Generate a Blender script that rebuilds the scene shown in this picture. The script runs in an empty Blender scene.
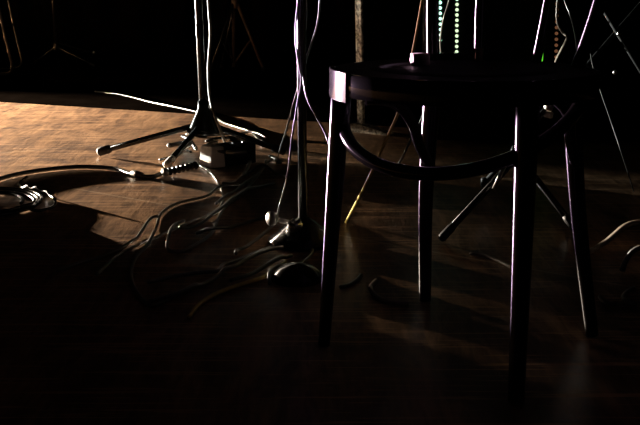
import bpy, bmesh, math, random
from mathutils import Vector, Matrix
import numpy as np
random.seed(4)
scene = bpy.context.scene
COL = scene.collection
PI = math.pi

# ------------------------------------------------------------------ camera
CAM_H, PITCH, FPX = 0.605, math.radians(13.2), 1000.0
cam_d = bpy.data.cameras.new('camera'); cam = bpy.data.objects.new('camera', cam_d); COL.objects.link(cam)
cam_d.sensor_width = 36.0; cam_d.lens = FPX * 36.0 / 640.0; cam_d.clip_start = 0.02
cam.location = (0, 0, CAM_H); cam.rotation_euler = (PI / 2 - PITCH, 0, 0)
scene.camera = cam

def ray(px, py):
    a = (px - 320) / FPX; b = (212.5 - py) / FPX
    return Vector((a, math.cos(PITCH) + b * math.sin(PITCH), -math.sin(PITCH) + b * math.cos(PITCH)))
def on_z(px, py, z=0.0):
    """world point at height z seen at this place of the photograph"""
    d = ray(px, py); t = (z - CAM_H) / d.z
    return Vector((0, 0, CAM_H)) + d * t
def at_y(px, py, y):
    d = ray(px, py); t = y / d.y
    return Vector((0, 0, CAM_H)) + d * t

# ------------------------------------------------------------------ materials
def mat(name, col, rough=0.5, metal=0.0, spec=0.5, noise=0.0, scale=20.0, col2=None, emit=None, estr=0.0, coat=0.0, aniso=0.0):
    m = bpy.data.materials.new(name); m.use_nodes = True
    nt = m.node_tree; b = nt.nodes['Principled BSDF']
    b.inputs['Roughness'].default_value = rough
    b.inputs['Metallic'].default_value = metal
    b.inputs['Specular IOR Level'].default_value = spec
    b.inputs['Coat Weight'].default_value = coat; b.inputs['Coat Roughness'].default_value = .28
    tc = nt.nodes.new('ShaderNodeTexCoord'); nz = nt.nodes.new('ShaderNodeTexNoise')
    nz.inputs['Scale'].default_value = scale; nz.inputs['Detail'].default_value = 6
    nt.links.new(tc.outputs['Object'], nz.inputs['Vector'])
    rp = nt.nodes.new('ShaderNodeValToRGB')
    c2 = col2 or tuple(min(1, c * (1 + noise)) for c in col)
    rp.color_ramp.elements[0].position = 0.4; rp.color_ramp.elements[1].position = 0.62
    rp.color_ramp.elements[0].color = (*col, 1); rp.color_ramp.elements[1].color = (*c2, 1)
    nt.links.new(nz.outputs['Fac'], rp.inputs['Fac']); nt.links.new(rp.outputs['Color'], b.inputs['Base Color'])
    if aniso:      # turned / drawn surface: fine rings round the rod spread the gloss along it
        tg = nt.nodes.new('ShaderNodeTangent'); tg.direction_type = 'UV_MAP'; nt.links.new(tg.outputs[0], b.inputs['Tangent'])
        b.inputs['Anisotropic'].default_value = abs(aniso); b.inputs['Anisotropic Rotation'].default_value = ANROT
    if emit:
        b.inputs['Emission Color'].default_value = (*emit, 1); b.inputs['Emission Strength'].default_value = estr
    return m

M = {}
ANROT = 0.25
M['lacquer'] = mat('black_lacquer', (.003, .0025, .0025), .24, 0, .5, .6, 30, aniso=.96)
M['seat'] = mat('black_seat_lacquer', (.004, .0035, .003), .12, 0, .3, .5, 30)
M['cane'] = mat('dark_seat_panel', (.004, .003, .003), .6, 0, .15, .8, 60)
M['blackmetal'] = mat('black_painted_metal', (.005, .005, .005), .24, 0, .5, .5, 40, aniso=.96)
M['dullmetal'] = mat('dull_dark_metal', (.03, .026, .022), .42, .3, .4, .5, 40)
M['brownmetal'] = mat('bronze_painted_metal', (.10, .065, .045), .5, .2, .3, .4, 40)
M['chrome'] = mat('worn_chrome', (.55, .54, .52), .22, 1, .5, .2, 40)
M['steel'] = mat('brushed_steel', (.42, .40, .37), .33, 1, .5, .3, 60)
M['rubber'] = mat('black_rubber', (.008, .008, .008), .55, 0, .3, .4, 60)
M['litrubber'] = mat('lit_rubber', (.75, .70, .60), .5, 0, .4, .1, 60)  # rubber paled to put the lamp's highlight into the colour
M['cable'] = mat('black_cable_jacket', (.009, .008, .007), .36, 0, 1.0, .4, 80, aniso=.95, coat=1.0)
M['greycable'] = mat('grey_cable_jacket', (.035, .03, .025), .36, 0, 1.0, .3, 80, aniso=.95, coat=1.0)
M['palecable'] = mat('pale_cable_jacket', (.22, .18, .14), .4, 0, .5, .2, 80)
M['yellowcable'] = mat('yellow_cable_jacket', (.50, .38, .09), .4, 0, .5, .2, 80)
M['cream'] = mat('cream_plastic', (.86, .76, .68), .45, 0, .4, .1, 30)
M['blackplastic'] = mat('black_plastic', (.007, .007, .007), .35, 0, .4, .4, 40)
M['matteblack'] = mat('matte_black_panel', (.003, .003, .003), .75, 0, .08, .4, 40)
M['wornwhite'] = mat('chipped_white_paint', (.80, .74, .60), .6, 0, .3, 0, 70, col2=(.10, .08, .055))
M['plate'] = mat('polished_dark_plate', (.03, .028, .026), .10, 0, .6, .2, 40)
M['platedark'] = mat('bronze_plate', (.16, .10, .06), .35, 1, .5, .2, 40)
M['satinblack'] = mat('satin_black_paint', (.004, .004, .004), .7, 0, .12, .4, 40)
M['softsteel'] = mat('satin_steel_collar', (.85, .74, .66), .55, .6, .5, .1, 40)
M['coilcable'] = mat('black_coil_jacket', (.006, .005, .005), .24, 0, .5, .4, 80)
M['brass'] = mat('brass_plug', (.75, .52, .22), .3, 1, .5, .2, 40)
M['drape'] = mat('black_velvet_drape', (.0015, .0014, .0013), .95, 0, 0, .6, 8)
M['ceil'] = mat('black_ceiling_paint', (.003, .003, .003), .95, 0, .05, .4, 8)
M['mint'] = mat('mint_led', (.1, .1, .1), .4, emit=(.45, 1, .72), estr=2.2)
M['pale_led'] = mat('pale_led', (.1, .1, .1), .4, emit=(.78, 1, .62), estr=1.1)
M['amber_led'] = mat('amber_led', (.1, .05, .03), .4, emit=(1, .42, .20), estr=.13)
M['green_led'] = mat('green_led', (.05, .1, .03), .4, emit=(.16, .9, .04), estr=.8)
M['teal_led'] = mat('teal_glass', (.02, .2, .17), .2)

def floor_mat(name, c_dark, c_light, scratch, rough0, rough1, bump):
    m = bpy.data.materials.new(name); m.use_nodes = True
    nt = m.node_tree; b = nt.nodes['Principled BSDF']; L = nt.links.new
    tc = nt.nodes.new('ShaderNodeTexCoord')
    def noise(scale, detail=8, stretch=None, rot=0, dist=0):
        mp = nt.nodes.new('ShaderNodeMapping'); n = nt.nodes.new('ShaderNodeTexNoise')
        if stretch: mp.inputs['Scale'].default_value = stretch
        mp.inputs['Rotation'].default_value = (0, 0, rot)
        n.inputs['Scale'].default_value = scale; n.inputs['Detail'].default_value = detail; n.inputs['Roughness'].default_value = .65
        n.inputs['Distortion'].default_value = dist
        L(tc.outputs['Object'], mp.inputs['Vector']); L(mp.outputs['Vector'], n.inputs['Vector'])
        return n
    def ramp(src, p0, p1, a, bb):
        r = nt.nodes.new('ShaderNodeValToRGB'); r.color_ramp.elements[0].position = p0; r.color_ramp.elements[1].position = p1
        r.color_ramp.elements[0].color = (*a, 1); r.color_ramp.elements[1].color = (*bb, 1); L(src, r.inputs['Fac']); return r
    def mix(fac, a, bb, mode='MIX'):
        x = nt.nodes.new('ShaderNodeMix'); x.data_type = 'RGBA'; x.blend_type = mode
        if isinstance(fac, float): x.inputs[0].default_value = fac
        else: L(fac, x.inputs[0])
        for s, v in ((6, a), (7, bb)):
            if isinstance(v, tuple): x.inputs[s].default_value = (*v, 1)
            else: L(v, x.inputs[s])
        return x.outputs[2]
    blot = noise(4.2, 9, (2.0, .6, 1), 0, .9)
    fine = noise(30, 10, (2.2, .26, 1), .10, .4)
    base = ramp(blot.outputs['Fac'], .40, .60, c_dark, c_light)
    grain = ramp(fine.outputs['Fac'], .36, .64, (.60, .57, .55), (1.28, 1.26, 1.24))
    c = mix(1.0, base.outputs['Color'], grain.outputs['Color'], 'MULTIPLY')
    # scuffs: long thin pale scratches in a few directions
    for rot, st, sc in ((.9, (1, 26, 1), 2.6), (-.35, (1, 34, 1), 2.2), (2.1, (1, 30, 1), 1.9)):
        s = noise(sc, 3, st, rot)
        k = ramp(s.outputs['Fac'], .60, .64, (0, 0, 0), (scratch, scratch, scratch))
        c = mix(k.outputs['Color'], c, tuple(min(1, v * 2.0) for v in c_light))
    if scratch > .3:
        for rot, off, wd in ((.62, 1.93, .004), (-.50, 3.62, .003), (1.02, 3.05, .003)):
            sp = nt.nodes.new('ShaderNodeMapping'); sp.inputs['Rotation'].default_value = (0, 0, rot); L(tc.outputs['Object'], sp.inputs['Vector'])
            xy = nt.nodes.new('ShaderNodeSeparateXYZ'); L(sp.outputs['Vector'], xy.inputs['Vector'])
            cp = nt.nodes.new('ShaderNodeMath'); cp.operation = 'COMPARE'; cp.inputs[1].default_value = off; cp.inputs[2].default_value = wd
            L(xy.outputs['Y'], cp.inputs[0])
            ml = nt.nodes.new('ShaderNodeMath'); ml.operation = 'MULTIPLY'; L(cp.outputs[0], ml.inputs[0]); L(blot.outputs['Fac'], ml.inputs[1])
            c = mix(ml.outputs[0], c, (.55, .42, .30))
    L(c, b.inputs['Base Color'])
    rr = ramp(blot.outputs['Fac'], .3, .7, (rough0,) * 3, (rough1,) * 3); L(rr.outputs['Color'], b.inputs['Roughness'])
    b.inputs['Specular IOR Level'].default_value = .14
    bp = nt.nodes.new('ShaderNodeBump'); bp.inputs['Strength'].default_value = bump; bp.inputs['Distance'].default_value = .0015
    L(fine.outputs['Fac'], bp.inputs['Height']); L(bp.outputs['Normal'], b.inputs['Normal'])
    return m
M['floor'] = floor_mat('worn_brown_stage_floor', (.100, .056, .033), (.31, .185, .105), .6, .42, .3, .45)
M['shadefloor'] = mat('shaded_upstage_floor', (.0018, .0013, .0010), .9, 0, 0, .5, 8)  # near-black colour stands in for shade on the upstage boards

# ------------------------------------------------------------------ mesh helpers
def finish(name, bm, m, parent=None, smooth=True, bevel=0):
    bmesh.ops.recalc_face_normals(bm, faces=bm.faces)
    me = bpy.data.meshes.new(name); bm.to_mesh(me); bm.free()
    if smooth:
        for p in me.polygons: p.use_smooth = True
    o = bpy.data.objects.new(name, me); COL.objects.link(o)
    me.materials.append(M[m] if isinstance(m, str) else m)
    if bevel:
        md = o.modifiers.new('bevel', 'BEVEL'); md.width = bevel; md.segments = 2; md.limit_method = 'ANGLE'
    if parent is not None:
        o.parent = parent
        o.matrix_parent_inverse = Matrix.Translation(-parent.location)
    return o

def smooth_path(pts, n=8, closed=False):
    P = [Vector(p) for p in pts]; out = []
    N = len(P)
    if N < 3 and not closed: return P
    rng = range(N if closed else N - 1)
    for i in rng:
        if closed: p0, p1, p2, p3 = P[(i - 1) % N], P[i], P[(i + 1) % N], P[(i + 2) % N]
        else:
            p1, p2 = P[i], P[i + 1]
            p0 = P[i - 1] if i > 0 else p1 * 2 - p2
            p3 = P[i + 2] if i + 2 < N else p2 * 2 - p1
        for k in range(n):
            t = k / n
            out.append(.5 * ((2 * p1) + (p2 - p0) * t + (2 * p0 - 5 * p1 + 4 * p2 - p3) * t * t + (3 * p1 - p0 - 3 * p2 + p3) * t ** 3))
    if not closed: out.append(P[-1])
    return out

def add_tube(bm, pts, r, sides=8, closed=False):
    P = [Vector(p) for p in pts]; N = len(P)
    R = r if isinstance(r, (list, tuple)) else [r] * N
    if len(R) != N: R = [R[0] + (R[-1] - R[0]) * i / (N - 1) for i in range(N)]
    up = None; rings = []
    for i in range(N):
        a = P[(i - 1) % N] if (closed or i > 0) else P[i]
        c = P[(i + 1) % N] if (closed or i < N - 1) else P[i]
        t = (c - a).normalized()
        if up is None:
            h = Vector((0, 0, 1)) if abs(t.z) < .9 else Vector((1, 0, 0))
            up = (h - t * h.dot(t)).normalized()
        else:
            up = up - t * up.dot(t)
            up = up.normalized() if up.length > 1e-6 else Vector((1, 0, 0))
        s = t.cross(up)
        rings.append([bm.verts.new(P[i] + (up * math.cos(2 * PI * k / sides) + s * math.sin(2 * PI * k / sides)) * R[i]) for k in range(sides)])
    uv = bm.loops.layers.uv.verify()
    for i in range(N if closed else N - 1):
        A, B = rings[i], rings[(i + 1) % N]
        for k in range(sides):
            fc = bm.faces.new((A[k], A[(k + 1) % sides], B[(k + 1) % sides], B[k]))
            for lp, (u, v) in zip(fc.loops, ((k, i), (k + 1, i), (k + 1, i + 1), (k, i + 1))): lp[uv].uv = (u / sides, v / N)
    if not closed:
        bm.faces.new(rings[0][::-1]); bm.faces.new(rings[-1])
    return bm

def tube(name, pts, r, m, parent=None, sides=12, closed=False):
    return finish(name, add_tube(bmesh.new(), pts, r, sides, closed), m, parent)

def lathe(name, prof, m, parent=None, origin=(0, 0, 0), axis=(0, 0, 1), seg=32):
    """prof = list of (radius, height)"""
    bm = bmesh.new(); q = Vector((0, 0, 1)).rotation_difference(Vector(axis).normalized()); o = Vector(origin)
    rings = []
    for r, h in prof:
        rings.append([bm.verts.new(o + q @ Vector((max(r, 1e-4) * math.cos(2 * PI * k / seg), max(r, 1e-4) * math.sin(2 * PI * k / seg), h))) for k in range(seg)])
    uv = bm.loops.layers.uv.verify()
    for i, (A, B) in enumerate(zip(rings, rings[1:])):
        for k in range(seg):
            fc = bm.faces.new((A[k], A[(k + 1) % seg], B[(k + 1) % seg], B[k]))
            for lp, (u, v) in zip(fc.loops, ((k, i), (k + 1, i), (k + 1, i + 1), (k, i + 1))): lp[uv].uv = (u / seg, v / len(rings))
    bm.faces.new(rings[0][::-1]); bm.faces.new(rings[-1])
    return finish(name, bm, m, parent)

def box(name, size, loc, m, parent=None, rz=0, bevel=.002, tilt=0):
    bm = bmesh.new(); bmesh.ops.create_cube(bm, size=1)
    mt = Matrix.Translation(Vector(loc)) @ Matrix.Rotation(rz, 4, 'Z') @ Matrix.Rotation(tilt, 4, 'Y') @ Matrix.Diagonal((*size, 1))
    bmesh.ops.transform(bm, matrix=mt, verts=bm.verts)
    return finish(name, bm, m, parent, smooth=False, bevel=bevel)

def prism(name, outline, z0, z1, m, parent=None, bevel=.002):
    bm = bmesh.new()
    A = [bm.verts.new((x, y, z0)) for x, y in outline]; B = [bm.verts.new((x, y, z1)) for x, y in outline]
    n = len(A); bm.faces.new(A[::-1]); bm.faces.new(B)
    for k in range(n): bm.faces.new((A[k], A[(k + 1) % n], B[(k + 1) % n], B[k]))
    return finish(name, bm, m, parent, smooth=False, bevel=bevel)

def tag(o, label, cat, group=None, kind=None):
    o['label'] = label; o['category'] = cat
    if group: o['group'] = group
    if kind: o['kind'] = kind
    return o
def thing(name, label, cat, loc, group=None):
    o = bpy.data.objects.new(name, None); COL.objects.link(o); o.location = loc; o.empty_display_size = .05
    return tag(o, label, cat, group)
def structure(o):
    o['kind'] = 'structure'; return o

# ------------------------------------------------------------------ the setting
LAMP = Vector((-4.40, 6.20, .24))
edge_a, edge_b = on_z(0, 102), on_z(160, 112)      # lamp's shadow edge; the floor beyond it is coloured dark as shade
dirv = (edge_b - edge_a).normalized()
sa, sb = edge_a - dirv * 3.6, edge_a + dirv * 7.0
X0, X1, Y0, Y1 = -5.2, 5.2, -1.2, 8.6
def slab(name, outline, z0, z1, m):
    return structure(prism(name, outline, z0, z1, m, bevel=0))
def shade_edge_y(x): return edge_a.y + (x - edge_a.x) * dirv.y / dirv.x
slab('floor', [(X0, Y0), (X1, Y0), (X1, shade_edge_y(X1)), (X0, shade_edge_y(X0))], -.06, 0, 'floor')
slab('floor_shaded', [(X0, shade_edge_y(X0)), (X1, shade_edge_y(X1)), (X1, Y1), (X0, Y1)], -.06, 0, 'shadefloor')

def drape(name, a, b, h, n):
    bm = bmesh.new(); a = Vector(a); b = Vector(b); d = (b - a); nrm = Vector((-d.y, d.x, 0)).normalized(); prev = None
    cols = []
    for i in range(n * 8 + 1):
        t = i / (n * 8); off = nrm * (.05 * math.sin(2 * PI * n * t) + .02 * math.sin(5.3 * n * t))
        p = a + d * t + off
        cols.append((bm.verts.new((p.x, p.y, 0)), bm.verts.new((p.x, p.y, h)), bm.verts.new((p.x + nrm.x * .02, p.y + nrm.y * .02, 0)), bm.verts.new((p.x + nrm.x * .02, p.y + nrm.y * .02, h))))
    for A, B in zip(cols, cols[1:]):
        bm.faces.new((A[0], B[0], B[1], A[1])); bm.faces.new((A[2], A[3], B[3], B[2]))
    return structure(finish(name, bm, 'drape'))
drape('wall_back', (X0, 8.4, 0), (X1, 8.4, 0), 3.2, 30)
drape('wall_left', (X0 + .1, Y0, 0), (X0 + .1, 8.3, 0), 3.2, 26)
drape('wall_right', (X1 - .1, Y0, 0), (X1 - .1, 8.3, 0), 3.2, 26)
slab('ceiling', [(X0, Y0), (X1, Y0), (X1, Y1), (X0, Y1)], 3.2, 3.26, 'ceil')

# ------------------------------------------------------------------ bentwood chair
C = Vector((.230, 1.612, 0))
chair = thing('bentwood_chair', 'black lacquered bentwood chair with round seat and tapered legs in the foreground', 'chair', C)
SEAT_R, SEAT_T, SEAT_B = .212, .464, .428
def pol(ang, r, z): return Vector((C.x + r * math.cos(math.radians(ang)), C.y + r * math.sin(math.radians(ang)), z))
# seat frame: ring of rounded rectangular section
def seat_ring(name, prof, m):
    bm = bmesh.new(); rings = []
    for k in range(96):
        a = 2 * PI * k / 96
        rings.append([bm.verts.new((C.x + r * math.cos(a), C.y + r * math.sin(a), h)) for r, h in prof])
    for k in range(96):
        A, B = rings[k], rings[(k + 1) % 96]
        for j in range(len(prof)): bm.faces.new((A[j], A[(j + 1) % len(prof)], B[(j + 1) % len(prof)], B[j]))
    o = finish(name, bm, m, chair); o.modifiers.new('es', 'EDGE_SPLIT').split_angle = math.radians(50)
    return o
seat_ring('seat_frame', [(.150, SEAT_B), (SEAT_R - .006, SEAT_B), (SEAT_R - .006, SEAT_T), (.150, SEAT_T)], 'cane')
seat_ring('seat_rim', [(SEAT_R - .0061, SEAT_B), (SEAT_R - .001, SEAT_B), (SEAT_R, SEAT_B + .002), (SEAT_R, SEAT_T - .003), (SEAT_R - .002, SEAT_T - .0002), (SEAT_R - .0061, SEAT_T - .0002)], 'seat')
lathe('seat_panel', [(.1515, SEAT_T - .016), (.1515, SEAT_T + .0002), (.1, SEAT_T + .0004), (0, SEAT_T + .0006)], 'cane', chair, C)
# legs
def leg(top, foot, r0, r1, bend=None):
    pts = smooth_path([top, *(bend or []), foot], 10)
    if len(pts) == 2: pts = [top.lerp(foot, i / 8) for i in range(9)]
    n = len(pts)
    rad = [r0 + (r1 - r0) * i / (n - 1) for i in range(n)]
    return tube('leg', pts, rad, 'lacquer', chair, 20)
L_top, L_foot = pol(184, .196, SEAT_B + .004), on_z(324, 345, .002) + Vector((0, 0, 0))
N_top, N_foot = pol(-68, .186, SEAT_B + .004), on_z(516, 402, .002)
F_top, F_foot = pol(98, .188, SEAT_B + .02), on_z(425, 300, .002)
R_top, R_foot = pol(8, .180, SEAT_B + .02), on_z(592, 335, .002)
leg(L_top, L_foot, .0165, .0098)
leg(N_top, N_foot, .0180, .0120)
fl = leg(F_top, F_foot, .0165, .0115, [F_top.lerp(F_foot, .5) + Vector((-.006, 0, 0))])
leg(R_top, R_foot, .0160, .0110, [R_top.lerp(R_foot, .5) + Vector((-.006, 0, 0))])
# bent brace sweeping round the front under the seat (lower at the front)
pts = []
for a in np.linspace(180, 338, 40):
    x, y = .192 * math.cos(math.radians(a)), .192 * math.sin(math.radians(a))
    pts.append((C.x + x, C.y + y, .424 + .24 * x + .45 * y))
tube('front_brace', smooth_path(pts, 2), .0105, 'seat', chair, 16)
# quarter arch braces from the rear legs up to the seat
def arch(fr, to, drop, r=.0095):
    p0 = fr; p3 = to
    return tube('arch_brace', smooth_path([p0, p0 + Vector((0, 0, drop * .55)) + (p3 - p0) * Vector((.12, .12, 0)).x,
                Vector((p0.x + (p3.x - p0.x) * .38, p0.y + (p3.y - p0.y) * .38, p0.z + (p3.z - p0.z) * .86)), p3], 8), r, 'lacquer', chair, 14)
def world_arch(pts, r=.0095):
    return tube('arch_brace', smooth_path(pts, 8), r, 'lacquer', chair, 14)
fa = F_top.lerp(F_foot, .36)
world_arch([on_z(366, 99, .424), on_z(380, 99, .423), at_y(394, 103, 1.60), at_y(405, 112, 1.65), at_y(414, 127, 1.70), at_y(420, 146, 1.74), fa + Vector((0, 0, -.02))])
ra = R_top.lerp(R_foot, .36)
world_arch([pol(-32, .135, SEAT_B + .004), pol(-24, .15, SEAT_B - .006), pol(-12, .168, SEAT_B - .035), pol(0, .178, SEAT_B - .08), ra])
# back: outer hoop continuing the rear legs, inner hoop, both rising out of the photo
back_dir = Vector((math.cos(math.radians(53)), math.sin(math.radians(53)), 0))
chord = Vector((-back_dir.y, back_dir.x, 0))
Ft, Rt = pol(98, .196, SEAT_T - .012), pol(8, .188, SEAT_T - .012)
mid = (Ft + Rt) / 2
def up(p, side, h, lean, out): return Vector((p.x, p.y, SEAT_T + h)) + back_dir * lean + chord * (side * out)
hoop = [Ft, up(Ft, 1, .10, .010, .010), up(Ft, 1, .22, .035, .022), up(Ft, 1, .33, .062, .010), up(mid, 1, .42, .088, .09), up(mid, 0, .445, .094, 0), up(mid, -1, .42, .088, .09), up(Rt, -1, .33, .062, .018), up(Rt, -1, .22, .038, .042), up(Rt, -1, .10, .012, .028), Rt]
tube('back_hoop', smooth_path(hoop, 8), .0115, 'lacquer', chair, 18)
i1, i2 = pol(74, .188, SEAT_T - .004), pol(41, .188, SEAT_T - .004)
hoop2 = [i1, up(i1, 1, .10, .010, .006), up(i1, 1, .20, .033, .012), up(mid, 1, .30, .056, .045), up(mid, 0, .325, .062, 0), up(mid, -1, .30, .056, .045), up(i2, -1, .20, .033, .014), up(i2, -1, .10, .010, .012), i2]
tube('inner_hoop', smooth_path(hoop2, 8), .0085, 'lacquer', chair, 16)
# low curved back rail the posts stand on, and steel joint plates
bm = bmesh.new(); rl = []
for a in np.linspace(104, 58, 24):
    rl.append([bm.verts.new(pol(a, q, z)) for q, z in ((.168, SEAT_T - .002), (.196, SEAT_T - .002), (.196, SEAT_T + .008), (.192, SEAT_T + .011), (.172, SEAT_T + .011), (.168, SEAT_T + .008))])
for A, B in zip(rl, rl[1:]):
    for k in range(6): bm.faces.new((A[k], A[(k + 1) % 6], B[(k + 1) % 6], B[k]))
bm.faces.new(rl[0]); bm.faces.new(rl[-1][::-1])
br = finish('back_rail', bm, 'seat', chair); br.modifiers.new('es', 'EDGE_SPLIT').split_angle = math.radians(40)
def plate(a0, a1, z0, z1, m, label, r0=SEAT_R - .004, r1=SEAT_R + .003):
    bm = bmesh.new(); R_ = []
    for a in np.linspace(a0, a1, 14):
        R_.append([bm.verts.new(pol(a, q, z)) for q, z in ((r0, z0), (r1 - .001, z0), (r1, z0 + .001), (r1, z1 - .001), (r1 - .001, z1), (r0, z1))])
    for A, B in zip(R_, R_[1:]):
        for k in range(6): bm.faces.new((A[k], A[(k + 1) % 6], B[(k + 1) % 6], B[k]))
    bm.faces.new(R_[0]); bm.faces.new(R_[-1][::-1])
    o = finish('joint_plate', bm, m, chair); o.modifiers.new('es', 'EDGE_SPLIT').split_angle = math.radians(40)
    o['label'] = label; return o
plate(170, 207, SEAT_B - .008, SEAT_T + .002, 'plate', 'glossy joint plate catching the light at the left leg')
lathe('joint_plate', [(.0155, 0), (.0162, .001), (.0162, .020), (.0155, .021)], 'softsteel', chair, Vector((.1655, 1.668, SEAT_T - .0015)), seg=24)['label'] = 'bright joint collar at the left end of the back rail'
lathe('joint_plate', [(.0085, 0), (.0090, .001), (.0090, .025), (.008, .026)], 'platedark', chair, pol(73, .150, SEAT_T - .004), seg=20)

# ------------------------------------------------------------------ microphone stands
def tripod_stand(name, label, hub, feet, pole_top, r_pole=.011, m='blackmetal', footm='rubber', hub_r=.05, hub_h=.085, cat='microphone stand', cone=True):
    base = Vector((hub.x, hub.y, 0))
    t = thing(name, label, cat, base)
    if cone:
        lathe('hub', [(hub_r, 0), (hub_r * 1.02, .010), (hub_r * .80, .03), (hub_r * .42, hub_h * .8), (r_pole * 1.5, hub_h), (r_pole * 1.5, hub_h + .02)], m, t, hub, seg=28)
    else:
        lathe('hub', [(r_pole * 1.9, 0), (r_pole * 2.1, .006), (r_pole * 2.1, hub_h * .7), (r_pole * 1.5, hub_h)], m, t, hub, seg=20)
    tube('pole', [hub + Vector((0, 0, .01)), hub.lerp(pole_top, .5), pole_top], r_pole, m, t, 20)
    for f in feet:
        d = Vector((f.x - hub.x, f.y - hub.y, 0)).normalized()
        a = hub + Vector((0, 0, hub_h * .32)) + d * hub_r * .45
        lg = tube('leg', [a, a.lerp(f, .5), f], r_pole * .82, m, t, 14)
        ax = (f - a).normalized()
        fo = tube('foot_cap', [f - ax * .050, f - ax * .040, f - ax * .004, f + ax * .002], [r_pole * .82, f.z - .001, f.z - .0005, f.z * .6], footm, lg, 16)
    return t
hubA = at_y(204, 134, 3.42)
fA = [on_z(98, 152, .016), on_z(166, 166, .014), on_z(285, 152, .014)]
topA = at_y(192, -150, 3.42)
sA = tripod_stand('microphone_stand', 'black tripod microphone stand with cone hub standing on the lit brown boards', hubA, fA, topA, r_pole=.0125, hub_r=.060, hub_h=.095)
bm = bmesh.new()
sA.children[2].children[0].scale = (1, 1, 1)
sA.children[2].children[0].data.materials[0] = M['litrubber']; sA.children[2].children[0]['label'] = 'left leg end cap, pale for its lamplit side'
lathe('clutch', [(.0128, 0), (.0138, .003), (.0138, .036), (.0128, .040)], 'blackmetal', sA, hubA.lerp(topA, .36), topA - hubA, 20)

# conical base stand beside the chair
hubB = on_z(303, 243, 0)
sB = thing('microphone_stand', 'straight microphone stand with conical cast base left of the chair', 'microphone stand', hubB)
lathe('base', [(.078, 0), (.082, .004), (.082, .010), (.055, .030), (.030, .052), (.017, .060)], 'lacquer', sB, hubB, seg=40)
topB = at_y(300, -160, hubB.y + .0)
tube('pole', [hubB + Vector((0, 0, .055)), hubB.lerp(topB, .5), topB], .0105, 'blackmetal', sB, 20)
lathe('collar', [(.010, 0), (.020, .004), (.017, .030), (.010, .040)], 'chrome', sB, hubB + Vector((-.020, -.030, .028)), (.15, -.3, 1), 24)['label'] = 'chrome collar'
kn = hubB + Vector((-.066, -.01, .062))
kb = lathe('knob', [(.010, 0), (.0165, .003), (.0165, .013), (.011, .017)], 'steel', sB, kn, (-.75, -.62, .1), 24)
kb['label'] = 'round steel knob'
tube('knob_shaft', [hubB + Vector((-.015, 0, .045)), kn], .006, 'steel', kb, 12)

dome = lathe('floor_dome', [(.052, 0), (.054, .004), (.050, .014), (.036, .027), (.016, .034), (0, .036)], 'lacquer', None, on_z(297, 280, 0), seg=36)
tag(dome, 'low glossy black dome on the floor beside the left chair leg', 'stand base')

# low stand behind the chair, its legs between the chair legs
hubC = at_y(517, 166, 2.42)
sC = tripod_stand('boom_stand', 'low black boom stand splayed behind the near chair leg', hubC,
                  [on_z(441, 239, .011), on_z(478, 206, .011) + Vector((0, .06, 0)), on_z(578, 232, .011)], hubC + Vector((.01, 0, .22)), r_pole=.010, hub_r=.022, hub_h=.05, cone=False)
bt = at_y(549, 103, 2.42)
bo = tube('boom', [hubC + Vector((.005, 0, .05)), hubC.lerp(bt, .55) + Vector((0, 0, .02)), bt], .006, 'blackmetal', sC, 12)
for py in (107, 114.5):
    cc_ = at_y(548.5, py, 2.42)
    lathe('boom_collar', [(.008, -.008), (.0115, -.006), (.0115, .006), (.008, .008)], 'softsteel', bo, cc_, (.25, 0, 1), 18)
tube('brace', [at_y(507, 160, 2.36), at_y(494, 189, 2.34)], .0055, 'steel', sC, 12)

# upstage stands, dim
YD = 6.75
pD = at_y(234, 67, YD)
sD = thing('tripod_stand', 'dim brown tripod stand far back upstage behind the lit stand', 'stand', Vector((pD.x, pD.y, 0)))
topD = at_y(231, -160, YD)
tube('pole', [pD, topD], .013, 'brownmetal', sD, 14)
col = at_y(235, 4, YD)
lathe('collar', [(.018, -.03), (.022, -.026), (.022, .026), (.018, .03)], 'brownmetal', sD, col, seg=18)
for k, ang in enumerate((0, 128, 232)):
    d = Vector((math.cos(math.radians(ang - 8)), math.sin(math.radians(ang - 8)), 0))
    rad = .20
    f = Vector((pD.x, pD.y, .012)) + d * rad
    m_ = 'brownmetal' if k == 0 else 'blackmetal'
    lg = tube('leg', [col + d * .015, f], .0105, m_, sD, 12)
    md_ = col.lerp(f, .55)
    tube('brace', [pD + Vector((0, 0, .02)), md_], .0075, m_, sD, 10)
    lathe('foot_cap', [(.010, -.012), (.0125, -.010), (.0125, .012), (.010, .016)], 'rubber', lg, f, seg=14)

# bent tube stand at the left edge
t = thing('bent_tube_stand', 'bent steel tube stand at the left edge of the photo', 'stand', on_z(4, 77, 0))
y = on_z(4, 77, .0).y
p = [at_y(-12, -60, y), at_y(-4, -5, y), at_y(3, 30, y), at_y(9, 55, y), at_y(12, 68, y), at_y(10, 74.5, y), at_y(2, 76.5, y), at_y(-20, 78, y)]
off = max(0, .010 - min(q.z for q in p))
p = [q + Vector((0, 0, off)) for q in p]
tube('frame', smooth_path(p, 6), .009, 'dullmetal', t, 14)
p2 = [q + Vector((-.06, .42, 0)) for q in p]
tube('frame', smooth_path(p2, 6), .009, 'blackmetal', t, 14)
tube('crossbar', [p[2], p2[2]], .007, 'blackmetal', t, 10)

# foot of a far stand
hubE = at_y(56, 50, 7.0)
fE = [on_z(95, 66, .012), on_z(24, 66, .012) + Vector((0, .25, 0)), Vector((hubE.x - .06, hubE.y + .33, .012))]
sE = tripod_stand('tripod_stand', 'black stand barely visible upstage, one leg lit near the left corner', hubE, fE, hubE + Vector((0, 0, .9)), r_pole=.0105, hub_r=.03, hub_h=.06, cone=False)
lathe('wing_nut', [(.006, 0), (.011, .004), (.011, .018), (.006, .022)], 'steel', sE, at_y(94, 53, 7.0), (0, -1, .3), 16)
tube('wing_arm', [at_y(94, 53, 7.0), hubE + Vector((0, 0, .05))], .006, 'matteblack', sE, 10)

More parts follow.
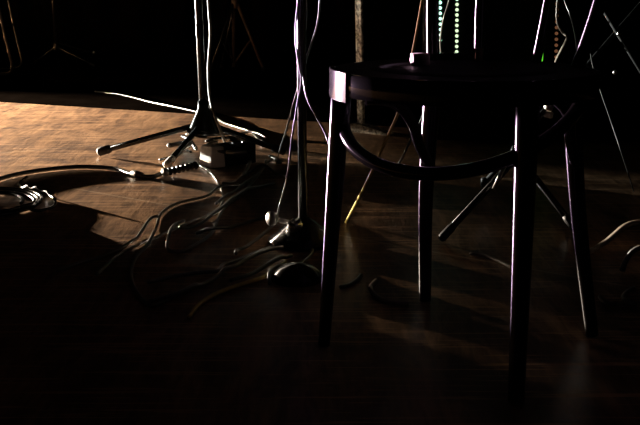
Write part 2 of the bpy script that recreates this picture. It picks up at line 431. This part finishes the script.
# chipped white post with wedge foot
yP = 3.42
pw = on_z(364, 132, 0)
sP = thing('white_post', 'chipped white flat post on a wedge foot behind the chair', 'post', Vector((pw.x, pw.y, 0)))
a, b_ = at_y(361, 124, pw.y), at_y(356.5, -150, pw.y)
bm = bmesh.new(); ry = math.radians(-50)
ux = Vector((math.cos(ry), math.sin(ry), 0)) * .017; uy = Vector((-math.sin(ry), math.cos(ry), 0)) * .006
vs = []
for c in (a, b_): vs.append([bm.verts.new(c + ux * sx + uy * sy) for sx, sy in ((-1, -1), (1, -1), (1, 1), (-1, 1))])
bm.faces.new(vs[0]); bm.faces.new(vs[1])
for k in range(4): bm.faces.new((vs[0][k], vs[0][(k + 1) % 4], vs[1][(k + 1) % 4], vs[1][k]))
finish('upright', bm, 'wornwhite', sP, smooth=False, bevel=.001)
q0, q1 = on_z(352, 131, .0), on_z(392, 135, .0)
bm = bmesh.new()
dx = (q1 - q0); nx = Vector((-dx.y, dx.x, 0)).normalized() * .028
prof = [(0, 0), (1, 0), (1, .006), (.82, .016), (.30, .034), (.06, .036), (0, .020)]
A = [bm.verts.new(q0 + dx * u - nx + Vector((0, 0, h))) for u, h in prof]; B = [bm.verts.new(q0 + dx * u + nx + Vector((0, 0, h))) for u, h in prof]
n = len(prof); bm.faces.new(A); bm.faces.new(B)
for k in range(n): bm.faces.new((A[k], A[(k + 1) % n], B[(k + 1) % n], B[k]))
finish('foot', bm, 'wornwhite', sP, smooth=False, bevel=.002)

# crossed keyboard-stand struts upper right
yX = 2.9
pv = at_y(617, 33, yX)
sX = thing('x_stand', 'black crossed-strut stand with a bright pivot bolt at the upper right', 'stand', Vector((pv.x, yX, 0)))
def through(pa, z0, z1, dy):
    d = (pa - pv); e = lambda z: pv + d * ((z - pv.z) / d.z) + Vector((0, dy, 0))
    return [e(z0), e(z1)]
s1 = at_y(598, 2, yX); s2 = at_y(638, 9, yX)
for s_, dy in ((s1, -.012), (s2, .012)):
    ln = through(s_, .012, .62, dy)
    st = tube('strut', ln, .0070, 'satinblack', sX, 14)
    lathe('foot_cap', [(.009, -.012), (.011, -.009), (.011, .012), (.009, .016)], 'rubber', st, ln[0], seg=14)
lathe('pivot_bolt', [(.007, -.02), (.0075, .0), (.0075, .006), (.004, .011), (0, .013)], 'chrome', sX, pv + Vector((0, -.022, 0)), (-.35, -1, -.1), 18)['label'] = 'bright pivot bolt'
lathe('clamp_bolt', [(.006, 0), (.006, .006), (.003, .009), (0, .010)], 'steel', sX, at_y(614, 72, yX) + Vector((0, -.01, 0)), (-.35, -1, 0), 14)

# ------------------------------------------------------------------ equipment rack with meter lights
yR = 3.68
xl, xr = at_y(433, 60, yR).x, at_y(590, 60, yR).x
rk = thing('equipment_rack', 'tall black equipment rack with columns of meter lights behind the chair', 'rack', Vector(((xl + xr) / 2, yR + .2, 0)))
cx = (xl + xr) / 2
box('case', (xr - xl, .40, .80), (cx, yR + .215, .415), 'matteblack', rk, bevel=.006)
for k, zz in enumerate((.17, .33, .545)):
    fp = box('front_panel', (xr - xl - .03, .012, (.13, .15, .24)[k]), (cx, yR + .010, zz), 'matteblack', rk, bevel=.002)
def led(px, py, m, r=.0062, lab=None):
    r *= 1.1
    c = at_y(px, py, yR + .002)
    o = lathe('meter_light', [(r, 0), (r, .004), (r * .6, .0065), (0, .007)], m, rk, c, (0, -1, 0), 12)
    o['label'] = lab
    return o
for k in range(8): led(440.0 + .08 * k, 2.5 + 5.4 * k, 'mint', .0058 - .0002 * k, 'mint green meter light')
for k in range(11): led(457 - .04 * k, -.8 + 5.25 * k, 'pale_led', .0055, 'pale green meter light')
for k in range(11): led(557 - .1 * k, -2 + 5.9 * k, 'amber_led', .0055, 'dim amber meter light')
gc = at_y(541, 55, yR)
box('pilot_light', (.016, .006, .046), gc, 'green_led', rk, bevel=.003)['label'] = 'bright green pilot light'
# ------------------------------------------------------------------ power strip with plugs
pc = on_z(212, 169, 0)
rzb = math.radians(38)
ex = Vector((math.cos(rzb), math.sin(rzb), 0)); ey = Vector((-math.sin(rzb), math.cos(rzb), 0))
ps = thing('power_strip', 'black power strip with a cream end cap on the floor beside the lit stand', 'power strip', pc + ex * .09)
LEN, WID, HT = .175, .078, .068
def bx(c0, size): return pc + ex * c0[0] + ey * c0[1] + Vector((0, 0, c0[2]))
box('housing', (LEN - .05, WID, HT), bx((.05 + (LEN - .05) / 2, .039, HT / 2 + .001), 0), 'blackplastic', ps, rz=rzb, bevel=.004)
# cream end: a sloped wedge whose face looks left and to the viewer
bm = bmesh.new()
prof = [(.0, .004, 0), (.05, -.006, 0), (.05, .078, 0), (-.004, .078, 0)]
profT = [(.010, .014, HT), (.05, .004, HT), (.05, .074, HT), (.006, .074, HT)]
A = [bm.verts.new(pc + ex * u + ey * v + Vector((0, 0, h + .001))) for u, v, h in prof]
B = [bm.verts.new(pc + ex * u + ey * v + Vector((0, 0, h + .001))) for u, v, h in profT]
bm.faces.new(A); bm.faces.new(B)
for k in range(4): bm.faces.new((A[k], A[(k + 1) % 4], B[(k + 1) % 4], B[k]))
finish('end_cap', bm, 'cream', ps, smooth=False, bevel=.004)['label'] = 'cream end cap'
for k in range(2):
    lathe('socket', [(.017, -.004), (.017, .002), (.014, .003), (.013, -.001), (0, -.001)], 'blackplastic', ps, bx((.075 + .045 * k, .035, HT + .001), 0), seg=24)
lathe('screw', [(.0035, 0), (.0035, .001), (0, .0018)], 'steel', ps, bx((.026, .035, HT + .001), 0), seg=12)
lathe('switch', [(.010, 0), (.010, .005), (.007, .007), (0, .007)], 'steel', ps, bx((.142, .02, HT + .001), 0), seg=16)

# ------------------------------------------------------------------ cables
SAMPLES = []          # (x, y, z_top, r) of cables already laid
def lay(pts, r, n=10, dz=None):
    """pts = floor points or (px, py) places; returns a path that rests on the floor and climbs over earlier cables"""
    P = []
    for q in pts:
        if isinstance(q, Vector): P.append(q)
        elif len(q) == 3: P.append(on_z(q[0], q[1], q[2]))
        else: P.append(on_z(q[0], q[1], r))
    path = smooth_path(P, n)
    # resample to ~8 mm
    out = [path[0]]
    for q in path[1:]:
        while (q - out[-1]).length > .008: out.append(out[-1] + (q - out[-1]).normalized() * .008)
    z = np.array([max(q.z, r + .0005) for q in out])
    if SAMPLES:
        S = np.array(SAMPLES)
        for i, q in enumerate(out):
            d = np.hypot(S[:, 0] - q.x, S[:, 1] - q.y)
            near = d < .05
            if near.any():
                s = S[near]; dd = d[near]
                core = s[:, 3] + r + .001
                w = np.clip(1 - (dd - core) / .03, 0, 1); w = w * w * (3 - 2 * w)
                need = (s[:, 2] + r + .0008 - r) * w + r
                z[i] = max(z[i], need.max() if z[i] < need.max() and z[i] > -1 else z[i])
    k = np.array([1, 2, 3, 2, 1]) / 9.0
    zs = np.convolve(np.pad(z, 2, mode='edge'), k, 'valid'); z = np.maximum(z, zs)
    for i, q in enumerate(out): q.z = z[i]
    SAMPLES.extend([(q.x, q.y, q.z + r, r) for q in out if q.z < .09])
    return out
def cable(pts, r, m, label, n=10, parts=None):
    pth = lay(pts, r, n)
    o = tube('cable', pth, r, m, None, 8)
    tag(o, label, 'cable', 'cables on the stage floor')
    return o, pth

# coil of cable at the lower left
cc = on_z(-26, 206, 0)
pts = []; turns = 4
rads = [.125, .150, .172, .186, .160, .140]
for k in range(turns * 24):
    a = 2 * PI * k / 24; i = k // 24; f = (k % 24) / 24
    rr = rads[i] * (1 - f) + rads[min(i + 1, turns - 1)] * f
    pts.append(Vector((cc.x + rr * math.cos(a) + .010 * math.sin(i * 1.7), cc.y + rr * math.sin(a) + .010 * math.cos(i * 2.3), .0056 + .0012 * (k / 24))))
coil = tube('cable_coil', smooth_path(pts, 2), .0046, 'coilcable', None, 8)
tag(coil, 'coil of black cable heaped at the left edge of the lit floor', 'cable', 'cables on the stage floor')
SAMPLES.extend([(q.x, q.y, q.z + .006, .006) for q in pts])

thick, tp = cable([(-20, 188), (0, 179), (22, 173.5), (48, 169.5), (80, 167), (112, 168.5), (132, 174), (150, 177), (165, 173)], .0075, 'cable', 'thick black cable arcing across the lit boards to the ribbed plug')
iq = min(range(len(tp)), key=lambda i: (tp[i] - on_z(136, 175, .008)).length)
q0, q1, q2 = tp[iq - 4], tp[iq], tp[iq + 4]
o = tube('plug_shell', [q0.lerp(q1, .2) + Vector((0, 0, .003)), q0.lerp(q1, .4) + Vector((0, 0, .003)), q1 + Vector((0, 0, .003)), q1.lerp(q2, .8) + Vector((0, 0, .003))], [.008, .0108, .0108, .008], 'steel', thick, 16)
o['label'] = 'bright metal plug shell'
cable([(27, 177), (20, 183), (22, 188), (34, 192), (48, 196), (55, 201), (53, 207), (40, 211), (20, 214)], .0045, 'coilcable', 'black cable end curling in an S beside the coil')
cable([(95, 91.5), (122, 95), (150, 102), (175, 107), (196, 112), (216, 118), (224, 123), (236, 127), (249, 131), (258, 139), (263, 147)], .0045, 'cable', 'black cable running from the dark upstage floor past the stand')
cable([(197, 164), (209, 171), (219, 184), (223, 196), (220, 207), (208, 216), (193, 221), (175, 229), (150, 240), (120, 254), (96, 275)], .0038, 'greycable', 'grey cable looping down from the cream end of the power strip')
cable([(240, 185), (219, 190), (204, 197), (176, 204), (161, 214), (157, 225), (151, 242), (137, 256), (131, 273), (136, 291), (152, 306), (170, 298), (189, 290)], .0042, 'greycable', 'grey cable making the long loop nearest the viewer')
cable([(158, 220), (150, 222), (141, 233), (129, 247), (110, 256), (85, 261), (55, 272)], .0045, 'cable', 'black cable bending left onto the last lit boards')
cable([(184, 224), (174, 229), (168, 239), (168, 249), (178, 252), (192, 247), (211, 234), (219, 217), (230, 204), (244, 192), (262, 170), (266, 160)], .0043, 'greycable', 'grey cable with the tight bright bend right of the long loop')
cable([(148, 283), (170, 277), (198, 273), (209, 272), (218, 271), (223, 265), (231, 262), (240, 259), (258, 252), (280, 244)], .0045, 'cable', 'black cable kinked beside the tangle, left end in shadow')
cable([(150, 306), (180, 297), (206, 283), (228, 271), (250, 260), (270, 252), (290, 247)], .0045, 'cable', 'black cable lying straight through the middle of the tangle')
cable([(189, 318), (198, 306), (212, 296), (228, 289), (246, 283), (266, 276), (286, 262)], .0045, 'yellowcable', 'yellowish cable end nearest the viewer below the tangle')
cable([(270, 284), (269, 279), (274, 273), (284, 269), (299, 264), (310, 256), (313, 248)], .0040, 'cable', 'thin black cable hooked around the low dome')
cable([(230, 283), (246, 278), (262, 270), (279, 262), (292, 255)], .0045, 'cable', 'short black cable piece between the dome and the tangle')
cable([(196, 234), (215, 232), (241, 224), (258, 219), (270, 216)], .0042, 'cable', 'thin black cable leading towards the steel knob')
cable([(180, 232), (200, 224), (222, 213), (236, 200), (252, 190), (275, 183)], .0042, 'cable', 'thin black cable running right below the power strip')
cable([(236, 253), (238, 250), (246, 247), (263, 234), (274, 224), (281, 216, .03), (284, 200, .10), (287, 172, .2), (292, 135, .33), (297, 106, .42), (304, 84, .48), (303, 70, .52), (298, 52, .56), (295, 30, .62), (296, 5, .68), (298, -30, .76)] if False else
      [(236, 254), (237, 250), (246, 247), (262, 235), (273, 225)], .0042, 'greycable', 'grey cable crossing in front of the conical base')
# cables in the dark right half
cable([(470, 254), (484, 256), (499, 261), (511, 267), (530, 274)], .0042, 'palecable', 'pale cable passing behind the near chair leg on the floor')
cable([(340, 287), (349, 285), (357, 280), (361, 275)], .0040, 'cable', 'short black cable beside the left chair leg')
cable([(376, 281), (371, 287), (373, 293), (381, 299.5), (394, 303), (412, 304)], .0048, 'palecable', 'pale cable end curved on the dark floor between the chair legs')
cable([(588, 252), (600, 246, .010), (613, 236, .035), (622, 228, .055), (630, 224, .065), (640, 222.5, .068), (655, 224, .06), (672, 240, .006)], .0062, 'palecable', 'pale cable arching at the right edge of the photo')
cable([(622, 272), (626, 260, .03), (633, 251, .05), (642, 248, .055), (655, 249, .05), (668, 262, .007)], .0062, 'greycable', 'black cable arching below the pale one at the right edge')
cable([(600, 297), (603, 300.5), (609, 303.5), (618, 305)], .0045, 'greycable', 'short grey cable tip on the floor, left of two by the right edge')
cable([(634, 288), (626, 293), (623, 298), (627, 303), (640, 306)], .0045, 'greycable', 'short grey cable tip on the floor, right of two by the right edge')

def hanging(pts, r, m, label):
    o = tube('hanging_cable', smooth_path(pts, 8), r, m, None, 8)
    return tag(o, label, 'cable', 'cables hanging from stands')
yb = hubB.y
hanging([on_z(277, 217, .006) + Vector((0, -.05, 0)), at_y(279, 208, yb - .06), at_y(284, 190, yb - .05), at_y(289, 165, yb - .04), at_y(292, 138, yb - .03), at_y(297, 106, yb - .03), at_y(301, 84, yb - .025), at_y(300, 70, yb - .022), at_y(296, 45, yb - .022), at_y(296, 22, yb - .022), at_y(298, 2, yb - .022), at_y(301, -40, yb - .022), at_y(300, -90, yb - .02)], .0022, 'greycable', 'pale cable twisted around the straight stand left of the chair')
hanging([at_y(279, 152, yb + .25), at_y(287, 130, yb + .2), at_y(293, 106, yb + .12), at_y(299, 82, yb + .03), at_y(307, 98, yb - .03), at_y(318, 121, yb - .05), at_y(324, 133, yb - .06)] if False else
        [on_z(277, 160, .006), at_y(281, 146, 2.95), at_y(287, 128, 2.7), at_y(293, 106, 2.45), at_y(299, 83, yb + .05), at_y(300, 60, yb + .025), at_y(306, 20, yb + .025), at_y(304, -30, yb + .02)], .0026, 'greycable', 'thin grey cable slanting up to the straight stand')
hanging([at_y(303, 76, yb - .03), at_y(307, 97, yb - .05), at_y(316, 116, yb - .07), at_y(326, 135, yb - .10), at_y(332, 160, yb - .12), on_z(338, 230, .006)], .0026, 'greycable', 'thin cable dropping from the straight stand behind the left chair leg')
hanging([at_y(320, -30, 2.5), at_y(319.5, 5, 2.5), at_y(317, 25, 2.5), at_y(312, 42, 2.5), at_y(306, 60, 2.4), at_y(304.5, 75, yb + .03)], .0026, 'greycable', 'thin grey cable looping down behind the straight stand')
ym = hubA.y
hanging([at_y(207, -60, ym + .04), at_y(208.5, 0, ym + .04), at_y(210.5, 34, ym + .04), at_y(208.5, 68, ym + .04), at_y(210, 98, ym + .04), at_y(215, 116, ym - .03), at_y(221, 132, ym - .09), on_z(229, 152, .006)], .0050, 'palecable', 'pale cable hanging down along the lit tripod stand')
hanging([at_y(425, -20, 2.25), at_y(421, 8, 2.22), at_y(413, 52, 2.18), at_y(406, 84, 2.15), at_y(399, 111, 2.13), at_y(383, 147, 2.11), at_y(366, 184, 2.10), on_z(346, 222, .005)], .0034, 'yellowcable', 'yellow cable slanting down behind the chair seat')
hanging([at_y(432, -10, 2.5), at_y(428, 60, 2.5), at_y(424, 112, 2.5), at_y(413, 134, 2.45), at_y(403, 156, 2.4), on_z(392, 176, .005)], .0032, 'greycable', 'thin grey cable slanting behind the rear chair leg')
hanging([at_y(452, -20, 2.7), at_y(449, 2, 2.7), at_y(443, 22, 2.7), at_y(440.5, 42, 2.9), at_y(441, 52, 3.3), at_y(441, 60, yR + .002)], .003, 'palecable', 'thin pale cable in front of the mint meter lights')
hanging([at_y(560, -20, 2.7), at_y(557, 10, 2.7), at_y(558, 24, 2.7), at_y(563, 33, 2.7), at_y(567, 37.5, 2.7), at_y(562, 48, 2.9), at_y(556, 60, 3.3), at_y(554, 68, yR + .002)], .003, 'palecable', 'thin pale cable zigzagging over the amber meter lights')
hanging([at_y(558, -20, 2.9), at_y(566, 4, 2.9), at_y(571, 17, 2.9), at_y(576, 40, 3.1), at_y(578, 66, 3.5), at_y(578, 74, yR + .002)], .0025, 'cable', 'thin grey cable beside the right post of the chair back')
hanging([at_y(588, 40, 2.5), at_y(594, 70, 2.5), at_y(601, 92, 2.48), at_y(612, 124, 2.45), at_y(624, 160, 2.42), on_z(634, 192, .005)], 0.0018, 'rubber', 'thin cable slanting down right of the chair')

# ribbed plug joining the thick cable to the strip
pa, pb = on_z(167, 172, .017), on_z(197, 165, .022)
cn = thing('ribbed_plug', 'black plug with ribbed strain relief entering the power strip', 'plug', Vector(((pa.x + pb.x) / 2, (pa.y + pb.y) / 2, 0)))
ax = (pb - pa)
tube('sleeve', [pa, pb], .0075, 'rubber', cn, 14)
for k in range(7):
    c = pa + ax * (k / 7 + .05)
    tube('rib', [c, c + ax * .035, c + ax * .07], [.011, .0135, .011], 'blackplastic', cn, 16)
lathe('ferrule', [(.010, 0), (.014, .003), (.014, .012), (.010, .015)], 'steel', cn, pa - ax * .12, ax, 18)
# loose plugs and leads behind the strip
def plug(name, pts, rs, m, label, tip=None):
    P = [on_z(*q) for q in pts]
    base = Vector((P[0].x, P[0].y, 0)); t = thing(name, label, 'plug', base, 'loose plugs around the power strip')
    tube('body', smooth_path(P, 6), rs, m, t, 14)
    d = (P[-1] - P[-2]).normalized(); d0 = (P[0] - P[1]).normalized()
    tube('boot', [P[0] - d0 * .002, P[0] + d0 * .012, P[0] + d0 * .03], [rs * 1.05, rs * .8, rs * .5], 'rubber', t, 14)
    if tip: tube('tip', [P[-1], P[-1] + d * tip * .6, P[-1] + d * tip], [rs * .75, rs * .7, rs * .4], 'steel', t, 12)
    return t
plug('angled_plug', [(171, 160, .014), (178, 154, .022), (186, 147, .030), (190, 144, .036)], .0085, 'steel', 'bright angled plug leaning left of the cream end cap', .012)
plug('angled_plug', [(184, 137, .034), (189, 139, .036), (193, 144, .030), (196, 149, .022)], .0065, 'chrome', 'small chrome elbow plug above the cream end cap', .01)
plug('straight_plug', [(182, 143, .016), (175, 144.5, .016), (169, 145.5, .016)], .0085, 'blackplastic', 'black oval plug lying left of the stand hub', .006)
plug('straight_plug', [(213, 140, .018), (219, 139, .020), (226, 139, .018)], .0080, 'chrome', 'chrome plug on top of the pile under the stand hub', .014)
plug('straight_plug', [(205, 147, .030), (210, 144, .030), (216, 142, .030)], .0075, 'steel', 'steel plug lying behind the power strip', .014)
plug('straight_plug', [(226, 152, .060), (234, 152.5, .060), (243, 152, .060)], .0070, 'steel', 'steel plug across the right end of the power strip', .012)
plug('straight_plug', [(250, 162, .030), (247, 169, .022), (244, 174, .012)], .0065, 'steel', 'small steel plug hanging off the right end of the power strip', .01)
plug('straight_plug', [(272, 157, .010), (276, 159, .010), (280, 162, .010)], .0070, 'steel', 'steel plug on the floor by the stand\'s right foot', .012)
cable([(272, 161), (267, 166), (260, 174), (248, 184), (232, 194), (216, 207)], .0042, 'cable', 'black lead dropping from the plugs at the right of the strip')
cable([(186, 134), (194, 136), (202, 136), (214, 135.5), (230, 134), (250, 134), (266, 138)], .0048, 'cable', 'black lead snaking between the stand hub and power strip')
cable([(160, 160), (170, 157), (176, 152), (184, 150), (192, 152)], .0048, 'cable', 'black lead beside the bright angled plug')
cable([(222, 186), (232, 184), (243, 176), (255, 172), (272, 172), (290, 178)], .0045, 'cable', 'black lead lying right of the power strip')

# low case added out of view at the left to shade the near floor
mw = thing('added_shade_case', 'low black case added outside the left edge to shade the near floor', 'case', Vector((-1.435, 2.69, 0)))
box('body', (.60, .46, .070), (-1.435, 2.69, .036), 'matteblack', mw, bevel=.004)
box('lid', (.60, .46, .028), (-1.435, 2.69, .086), 'matteblack', mw, bevel=.004)
# unseen flap added by the floor lamp to keep its light off upstage
bd = thing('added_light_flap', 'black metal flap added beside the floor lamp to block its upstage light', 'light blocker', Vector((LAMP.x, LAMP.y, 0)))
bdir = Vector((math.cos(math.radians(-27)), math.sin(math.radians(-27)), 0)); bn = Vector((-bdir.y, bdir.x, 0))
bc = LAMP + bdir * .15 + bn * .10
box('flap', (.80, .006, .50), (bc.x, bc.y, .255), 'matteblack', bd, rz=math.radians(-27), bevel=.001)
box('foot', (.10, .12, .012), (bc.x, bc.y, .006), 'matteblack', bd, rz=math.radians(-27), bevel=.001)

# ------------------------------------------------------------------ light
def spot(name, loc, aim, energy, col, size, blend, radius):
    d = bpy.data.lights.new(name, 'SPOT'); d.energy = energy; d.color = col; d.spot_size = math.radians(size); d.spot_blend = blend; d.shadow_soft_size = radius
    o = bpy.data.objects.new(name, d); COL.objects.link(o); o.location = loc
    o.rotation_euler = (Vector(aim) - Vector(loc)).to_track_quat('-Z', 'Y').to_euler(); return o
spot('floor_lamp', LAMP, LAMP + Vector((0.0001, -.04, -1)), 29500, (1, .82, .62), 2 * math.degrees(math.acos(.0655)), .014, .035)
def aim(loc, az, el): return Vector(loc) + Vector((math.cos(math.radians(az)) * math.cos(math.radians(el)), math.sin(math.radians(az)) * math.cos(math.radians(el)), math.sin(math.radians(el))))
ul = (-4.36, 6.12, .11)
spot('added_chair_light', ul, aim(ul, -46.3, 7.9), 13000, (1, .66, .98), 16.5, .65, .09)  # added violet light for the chair's edge highlights and lens fringe tint
spot('added_stand_light', ul, aim(ul, -32.8, 5.3), 6500, (.96, 1, .92), 14.6, .2, .07)  # added cool light to brighten the tripod stand and white post
cl = (-4.30, 6.02, .040)
spot('added_cable_light', cl, aim(cl, -40.2, -5.9), 9000, (1, .84, .68), 14.6, .12, .02)  # added low light that picks out the cables but hardly the floor
spot('added_upstage_fill', (-1.6, 5.2, .7), (-1.2, 7.0, .35), 7, (1, .70, .45), 75, .6, .05)  # added weak fill so the far stands show dimly
w = bpy.data.worlds.new('world'); scene.world = w; w.use_nodes = True
w.node_tree.nodes['Background'].inputs[0].default_value = (.0005, .0004, .0004, 1)
scene.view_settings.view_transform = 'Standard'; scene.view_settings.look = 'None'; scene.view_settings.gamma = 1; scene.view_settings.exposure = 0
scene.view_settings.use_curve_mapping = False
